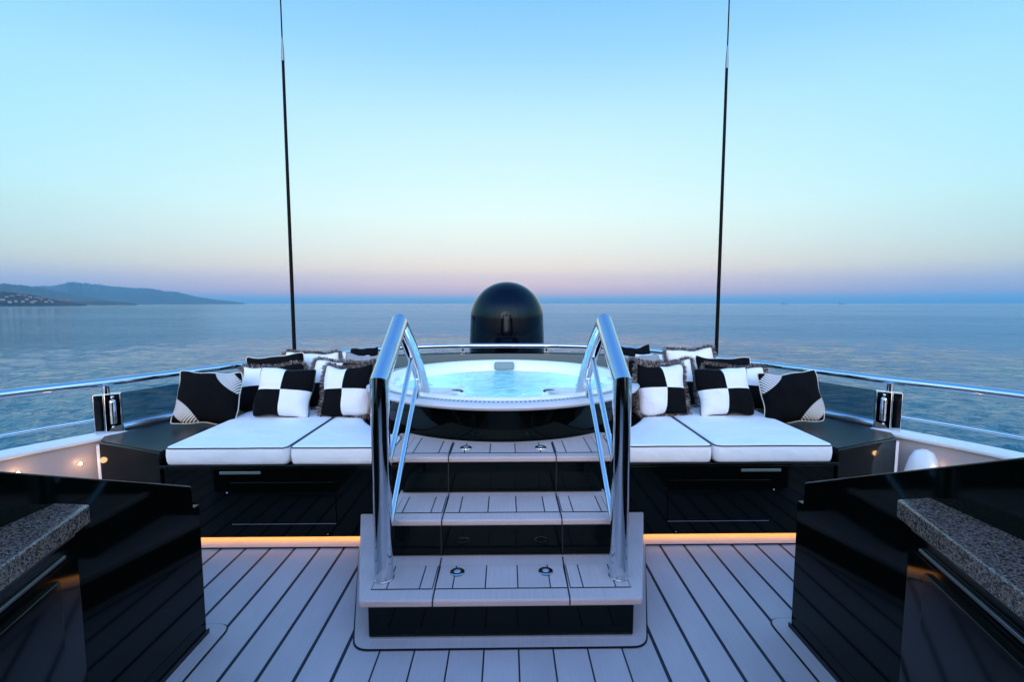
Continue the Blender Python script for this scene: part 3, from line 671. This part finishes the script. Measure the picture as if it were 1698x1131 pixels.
# ------------------------------------------------------------------ radome, antennas
dome = empty('satellite_dome', 'large glossy black satellite dome standing beyond the hot tub', 'radome', (.033,8,-.35))
prof = [(.67,-.3),(.668,.35),(.655,.80),(.640,1.15)] + [(.636*math.cos(a), 1.245+.636*math.sin(a)) for a in [R(d) for d in range(0,90,4)]] + [(.0001,1.881)]
m = MB(); m.lathe(prof, (.033,8,0), 96); m.build('cover', DOMEB, dome, smooth=60)
m = MB(); m.lathe([(.76,-.35),(.76,.1),(.74,.14),(.68,.16)], (.033,8,0), 64); m.build('base_ring', WHITE, dome)
for s in (-1,1):
    side = 'left' if s < 0 else 'right'
    zj = 3.93 if s < 0 else 3.89
    g = empty('whip_antenna', 'tall thin black whip antenna rising beyond the rail on the %s' % side, 'antenna', (s*2.25,4.82,.2), 'pair of whip antennas')
    x = -2.215 if s < 0 else 2.272; y = 4.82
    m = MB(); m.lathe([(.020,.1),(.018,1.5),(.0135,zj)], (x,y,0), 16, cap1=True); m.build('lower_mast', MASTB, g, smooth=60)
    m = MB(); m.lathe([(.015,zj),(.0135,zj+.09),(.007,zj+.22)], (x,y,0), 14); m.build('ferrule', STEELD, g)
    m = MB(); m.lathe([(.0068,zj+.21),(.005,7.2)], (x,y,0), 10, cap1=True); m.build('upper_whip', MASTB, g)
    m = MB(); m.lathe([(.05,.02),(.05,.16),(.03,.2)], (x,y,0), 20); m.box((min(x,x-s*.2),y-.03,.04),(max(x,x-s*.2),y+.03,.1)); m.build('mount', BRUSH, g)

# ------------------------------------------------------------------ bars with granite tops either side of the camera
for s in (-1,1):
    side = 'left' if s < 0 else 'right'
    g = empty('bar_console', 'black glossy bar console with sloping wing and speckled granite top at the %s edge' % side, 'bar', (s*1.5,1.2,0), 'pair of bar consoles')
    # lower body and sloping wing
    sl_ = .47 if s < 0 else .485
    zt = lambda yv: .715+(1.925-yv)*sl_
    m = MB(); m.prism_x([(-.6,.012),(1.968,.012),(1.968,.614),(1.931,.616),(1.925,.715),(-.6,zt(-.6))], s*1.334, s*2.3); m.build('body', BLACK, g, bevel=.005)
    m = MB(); m.prism_x([(-.6,.0075),(1.975,.0075),(1.975,.028),(-.6,.028)], s*1.327, s*1.333); m.build('base_trim', RUBBER, g)
    # angled cabinet under granite
    k = .289
    fx = lambda yv, o=0: s*(1.225 - k*(1.335-yv) + o)
    m = MB(); m.prism([(fx(1.315,.03),1.315),(s*1.33,1.315),(s*1.33,-.4),(fx(-.4,.03),-.4)], .06, .842); c_ = m.build('cabinet', BLACK, g, bevel=.003)
    m = MB(); m.prism([(fx(1.22,.018),1.22),(fx(1.22,.034),1.22),(fx(.35,.034),.35),(fx(.35,.018),.35)], .10, .735); d_ = m.build('door', BLACK, g, bevel=.004)
    m = MB(); m.prism([(fx(1.30,.022),1.30),(fx(1.30,.034),1.30),(fx(.1,.034),.1),(fx(.1,.022),.1)], .765, .828); dr = m.build('drawer', BLACK, g, bevel=.004)
    m = MB(); m.prism([(fx(1.24,.012),1.24),(fx(1.24,.0215),1.24),(fx(.62,.0215),.62),(fx(.62,.012),.62)],   .787, .797); m.build('pull_handle', STEELD, dr, bevel=.002)
    m = MB(); m.prism([(fx(1.318,.012),1.318),(fx(1.318,.03),1.318),(fx(-.3,.03),-.3),(fx(-.3,.012),-.3)],   .838, .8405); m.build('edge_trim', STEELD, g)
    m = MB(); m.prism([(fx(1.335),1.338),(s*1.345,1.352),(s*1.345,-.3),(fx(-.3),-.3)], .8435, .9)
    m.build('granite_top', GRANITE, g, bevel=.005)
# dark helm structure astern of the camera (seen only in reflections)
g = empty('helm_console', 'dark glossy helm console and arch astern of the bars', 'console', (0,-2.6,0))
m = MB(); m.box((-2.4,-3.6,0),(2.4,-2.6,1.25)); m.build('console', BLACK, g, bevel=.05)
for s in (-1,1):
    m = MB(); m.box((s*2.0-.2,-3.5,1.2),(s*2.0+.2,-2.8,2.9)); m.build('arch_leg', BLACK, g, bevel=.05)
m = MB(); m.box((-2.4,-3.8,2.9),(2.4,-2.2,3.1)); m.build('hardtop', BLACK, g, bevel=.05)
m = MB(); m.box((-.25,-3.3,3.1),(.25,-2.9,4.6)); m.build('mast', BLACK, g, bevel=.05)

# ------------------------------------------------------------------ pillows
def fabric(name, c, r=.9):
    m = mat(name, c, r); m.node_tree.nodes['Principled BSDF'].inputs['Specular IOR Level'].default_value = .12
    noise_bump(m, 10, .75, .022, 5); return m
WF = (.80,.80,.82); BF = (.0022,.0025,.0035)
def pat(name, kind):
    m = fabric(name, WF); t = m.node_tree; b = t.nodes['Principled BSDF']; c = t.nodes.new('ShaderNodeTexCoord'); s = t.nodes.new('ShaderNodeSeparateXYZ'); t.links.new(c.outputs['Object'], s.inputs[0])
    X_, Z_ = s.outputs['X'], s.outputs['Z']; M = lambda *a, **k: math_n(*a, tree=t, **k)
    def mix(f, a, b_):
        n = t.nodes.new('ShaderNodeMixRGB'); t.links.new(f, n.inputs[0])
        for i, v in ((1,a),(2,b_)):
            if isinstance(v, tuple): n.inputs[i].default_value = (*v,1)
            else: t.links.new(v, n.inputs[i])
        return n.outputs[0]
    if kind in ('checkA', 'checkB'):       # A: white upper left ; B: black upper left
        bend = M('MULTIPLY', M('MULTIPLY', Z_, Z_), .25)
        f = M('GREATER_THAN', M('MULTIPLY', M('ADD', X_, bend), Z_), 0)
        col = mix(f, WF, BF) if kind == 'checkA' else mix(f, BF, WF)
    elif kind in ('bandA', 'bandB'):       # black middle, striped bands, black corner
        d = M('ADD', X_, Z_) if kind == 'bandA' else M('SUBTRACT', Z_, X_)
        e = M('SUBTRACT', X_, Z_) if kind == 'bandA' else M('ADD', X_, Z_)
        bent = M('MULTIPLY_ADD', M('MULTIPLY', e, e), -.9, M('ABSOLUTE', d))
        stripe = M('GREATER_THAN', M('FRACT', M('MULTIPLY', e, 46)), .42)
        stc = mix(stripe, (.02,.022,.03), (.78,.76,.74))
        inb = M('MULTIPLY', M('GREATER_THAN', bent, .19), M('LESS_THAN', M('ABSOLUTE', d), .335))
        col = mix(inb, BF, stc)
    elif kind == 'weave':
        a = M('GREATER_THAN', M('FRACT', M('MULTIPLY', X_, 80)), .5); b2 = M('GREATER_THAN', M('FRACT', M('MULTIPLY', Z_, 80)), .5)
        col = mix(M('ABSOLUTE', M('SUBTRACT', a, b2)), (.55,.56,.57), (.03,.035,.04))
    t.links.new(col, b.inputs['Base Color']); return m
PM = {'checkA': pat('check_fabric', 'checkA'), 'checkB': pat('check_fabric_reversed', 'checkB'), 'bandA': pat('banded_fabric','bandA'), 'bandB': pat('banded_fabric_reversed','bandB'),
      'weave': pat('grey_weave_fabric','weave'), 'black': fabric('black_fabric', BF), 'white': fabric('white_fabric', WF)}
FR = [mat('fringe_%s' % n, c, .95) for n, c in (('dark',(.025,.022,.022)),('brown',(.16,.13,.12)),('pale',(.46,.43,.42)))]
def pillow(label, pattern, x, y, z, w, h, th=.16, lean=22, yaw=0, roll=0, trim=None, seed=0):
    rnd = random.Random(seed*13+5)
    g = empty('pillow', label, 'pillow', (x,y,z), 'scatter pillows on the sunpads'); g.rotation_euler = (R(-lean), R(roll), R(yaw))
    N_ = 30; ph = [rnd.uniform(0,6.28) for _ in range(8)]
    def outline(u, v):
        cn = 1-.06*(abs(u)*abs(v))**7; X_ = w/2*u*(1-.05*(1-v*v)*abs(u))*cn; Z_ = h/2*v*(1-.05*(1-u*u)*abs(v))*cn
        X_ += .006*math.sin(3*v+ph[0])+.004*math.sin(6*v+ph[1]); Z_ += .006*math.sin(3*u+ph[2])+.004*math.sin(7*u+ph[3])
        if v > 0: Z_ -= .022*v*(1-u*u)          # sag of the upper edge
        return X_, Z_
    def puff(u, v):
        a = max(0,(1-abs(u)**2.6))*max(0,(1-abs(v)**2.6))
        p = th/2*a**.5
        # seam puckers and soft folds
        p += .0035*math.sin(9*u+ph[4]+2*v)*a + .004*math.sin(7*v+3*u+ph[5])*a
        e = min(1-abs(u), 1-abs(v)); p += .0025*math.sin(34*(u if abs(v)>abs(u) else v)+ph[6])*math.exp(-e*9)*min(1,e*12)
        return p
    m = MB()
    for sgn in (-1,1):
        for i in range(N_+1):
            for j in range(N_+1):
                u = -1+2*i/N_; v = -1+2*j/N_
                u = math.sin(u*math.pi/2)*.35+u*.65; v = math.sin(v*math.pi/2)*.35+v*.65
                X_, Z_ = outline(u, v); m.v.append((X_, sgn*puff(u, v), Z_))
    n1 = (N_+1)**2
    for sd_ in (0,1):
        for i in range(N_):
            for j in range(N_):
                a = sd_*n1+i*(N_+1)+j; f = (a,a+N_+1,a+N_+2,a+1); m.f.append(f if sd_ == 0 else f[::-1]); m.m.append(0)
    o = m.build('cover', PM[pattern], g, smooth=180, loc=(0,0,h/2), recalc=False)
    bm = bmesh.new(); bm.from_mesh(o.data); bmesh.ops.remove_doubles(bm, verts=bm.verts, dist=.0004); bmesh.ops.recalc_face_normals(bm, faces=bm.faces); bm.to_mesh(o.data); bm.free()
    rim = []
    M_ = 40
    for a, b in (((-1,-1),(1,-1)),((1,-1),(1,1)),((1,1),(-1,1)),((-1,1),(-1,-1))):
        for k in range(M_):
            t = k/M_; rim.append(outline(a[0]+(b[0]-a[0])*t, a[1]+(b[1]-a[1])*t))
    if trim in ('cream','black'):
        m = MB(); m.tube([(p[0],0,p[1]) for p in rim], .0048, 8, closed=True)
        m.build('piping', CREAM if trim == 'cream' else RUBBER, g, smooth=80, loc=(0,0,h/2), recalc=False)
    if trim == 'fringe':
        m = MB(); L_ = len(rim)
        for i in range(L_):
            p = Vector(rim[i]); q = Vector(rim[(i+1)%L_]); t_ = (q-p).normalized(); nn = Vector((t_.y,-t_.x))
            for k in range(12):
                c0 = p.lerp(q, rnd.random()); ln = rnd.uniform(.026,.044); an = rnd.uniform(-.75,.75); oy = rnd.uniform(-.9,.9)
                d = Vector((nn.x*math.cos(an)-nn.y*math.sin(an), oy, nn.x*math.sin(an)+nn.y*math.cos(an))).normalized()
                a0 = Vector((c0.x, rnd.uniform(-.006,.006), c0.y)); e0 = a0+d*ln*.55+Vector((0,0,-.002)); e1 = a0+d*ln+Vector((rnd.uniform(-.006,.006),rnd.uniform(-.006,.006),-.006))
                sdv = d.cross(Vector((rnd.uniform(-1,1),rnd.uniform(-1,1),rnd.uniform(-1,1)))).normalized()*.0017
                sd2 = d.cross(sdv).normalized()*.0017
                vs = []
                for c_ in (a0,e0,e1): vs += [c_+sdv, c_-sdv*.5+sd2*.87, c_-sdv*.5-sd2*.87]
                m.add(vs, [(0,1,4,3),(1,2,5,4),(2,0,3,5),(3,4,7,6),(4,5,8,7),(5,3,6,8)], rnd.choice((0,0,1,1,2)))
        m.build('fringe', FR, g, smooth=0, loc=(0,0,h/2), recalc=False)
    return g
T = .634
# left group
pillow('black pillow with striped corners and cream piping, leaning outermost on the left', 'bandA', -2.225,3.36,.60,.43,.415,.19,20,14,4,'cream',1)
pillow('black and white quartered pillow without fringe, front row centre of the left group', 'checkA', -1.70,3.44,T,.425,.40,.18,22,3,3,'black',2)
pillow('fringed quartered pillow at the left handrail post, white upper left square', 'checkA', -1.215,3.45,T,.40,.41,.18,20,-8,-2,'fringe',3)
pillow('fringed quartered pillow half hidden between the banded and the centre pillow on the left', 'checkA', -1.90,3.68,T,.50,.385,.17,20,4,-2,'fringe',4)
pillow('fringed quartered pillow half hidden between the two front quartered pillows on the left', 'checkA', -1.34,3.70,T,.54,.415,.17,18,-3,1,'fringe',5)
pillow('plain black oblong pillow standing behind the left front row', 'black', -2.0,4.0,.76,.50,.30,.17,12,6,-4,'cream',6)
pillow('plain white fringed oblong pillow behind the black oblong one on the left', 'white', -1.79,4.22,.70,.52,.36,.16,10,-2,0,'fringe',7)
pillow('grey woven pillow beside the left handrail, behind the fringed row', 'weave', -1.33,4.2,.66,.36,.39,.16,14,-4,1,None,8)
pillow('plain black pillow farthest back on the left, behind the handrail', 'black', -1.45,4.72,.75,.30,.31,.16,14,0,-4,None,9)
pillow('plain white pillow at the back left, just in front of the farthest black one', 'white', -1.53,4.5,.68,.28,.34,.15,16,6,8,None,10)
# right group
pillow('black pillow with striped corners and cream piping, leaning outermost on the right', 'bandB', 2.20,3.34,.60,.42,.405,.19,20,-14,-5,'cream',11)
pillow('black and white quartered pillow without fringe, front row centre of the right group', 'checkB', 1.735,3.44,T,.42,.395,.18,22,-3,-3,'black',12)
pillow('fringed quartered pillow at the right handrail post, black upper left square', 'checkB', 1.245,3.45,T,.40,.415,.18,20,9,2,'fringe',13)
pillow('fringed quartered pillow half hidden between the banded and the centre pillow on the right', 'checkB', 1.93,3.68,T,.50,.37,.17,20,-4,2,'fringe',14)
pillow('fringed quartered pillow half hidden between the two front quartered pillows on the right', 'checkB', 1.34,3.72,T,.56,.41,.17,18,3,-1,'fringe',15)
pillow('plain black oblong pillow standing behind the right front row', 'black', 1.96,4.0,.755,.49,.28,.17,12,-6,2,'cream',16)
pillow('plain white fringed oblong pillow behind the black oblong one on the right', 'white', 1.79,4.22,.70,.46,.39,.16,10,2,-4,'fringe',17)
pillow('grey woven pillow beside the right handrail, behind the fringed row', 'weave', 1.31,4.2,.65,.38,.39,.16,14,4,-1,None,18)
pillow('plain black pillow farthest back on the right, behind the handrail', 'black', 1.41,4.72,.75,.32,.32,.16,14,0,-5,None,19)
pillow('plain white pillow at the back right, just in front of the farthest black one', 'white', 1.55,4.5,.66,.44,.36,.15,16,-6,-3,None,20)

# ------------------------------------------------------------------ haze over the sea
HZ = True
if HZ:
    m = MB(); m.box((-16000,-3000,SEAZ-1),(16000,16000,900))
    hm = bpy.data.materials.new('haze'); hm.use_nodes = True; t = hm.node_tree; t.nodes.clear()
    o = t.nodes.new('ShaderNodeOutputMaterial'); v = t.nodes.new('ShaderNodeVolumePrincipled'); v.inputs['Color'].default_value = (.26,.64,.95,1); v.inputs['Density'].default_value = 6e-5
    v.inputs['Anisotropy'].default_value = 0
    t.links.new(v.outputs[0], o.inputs['Volume'])
    tag(m.build('haze', hm, smooth=0), kind='stuff')
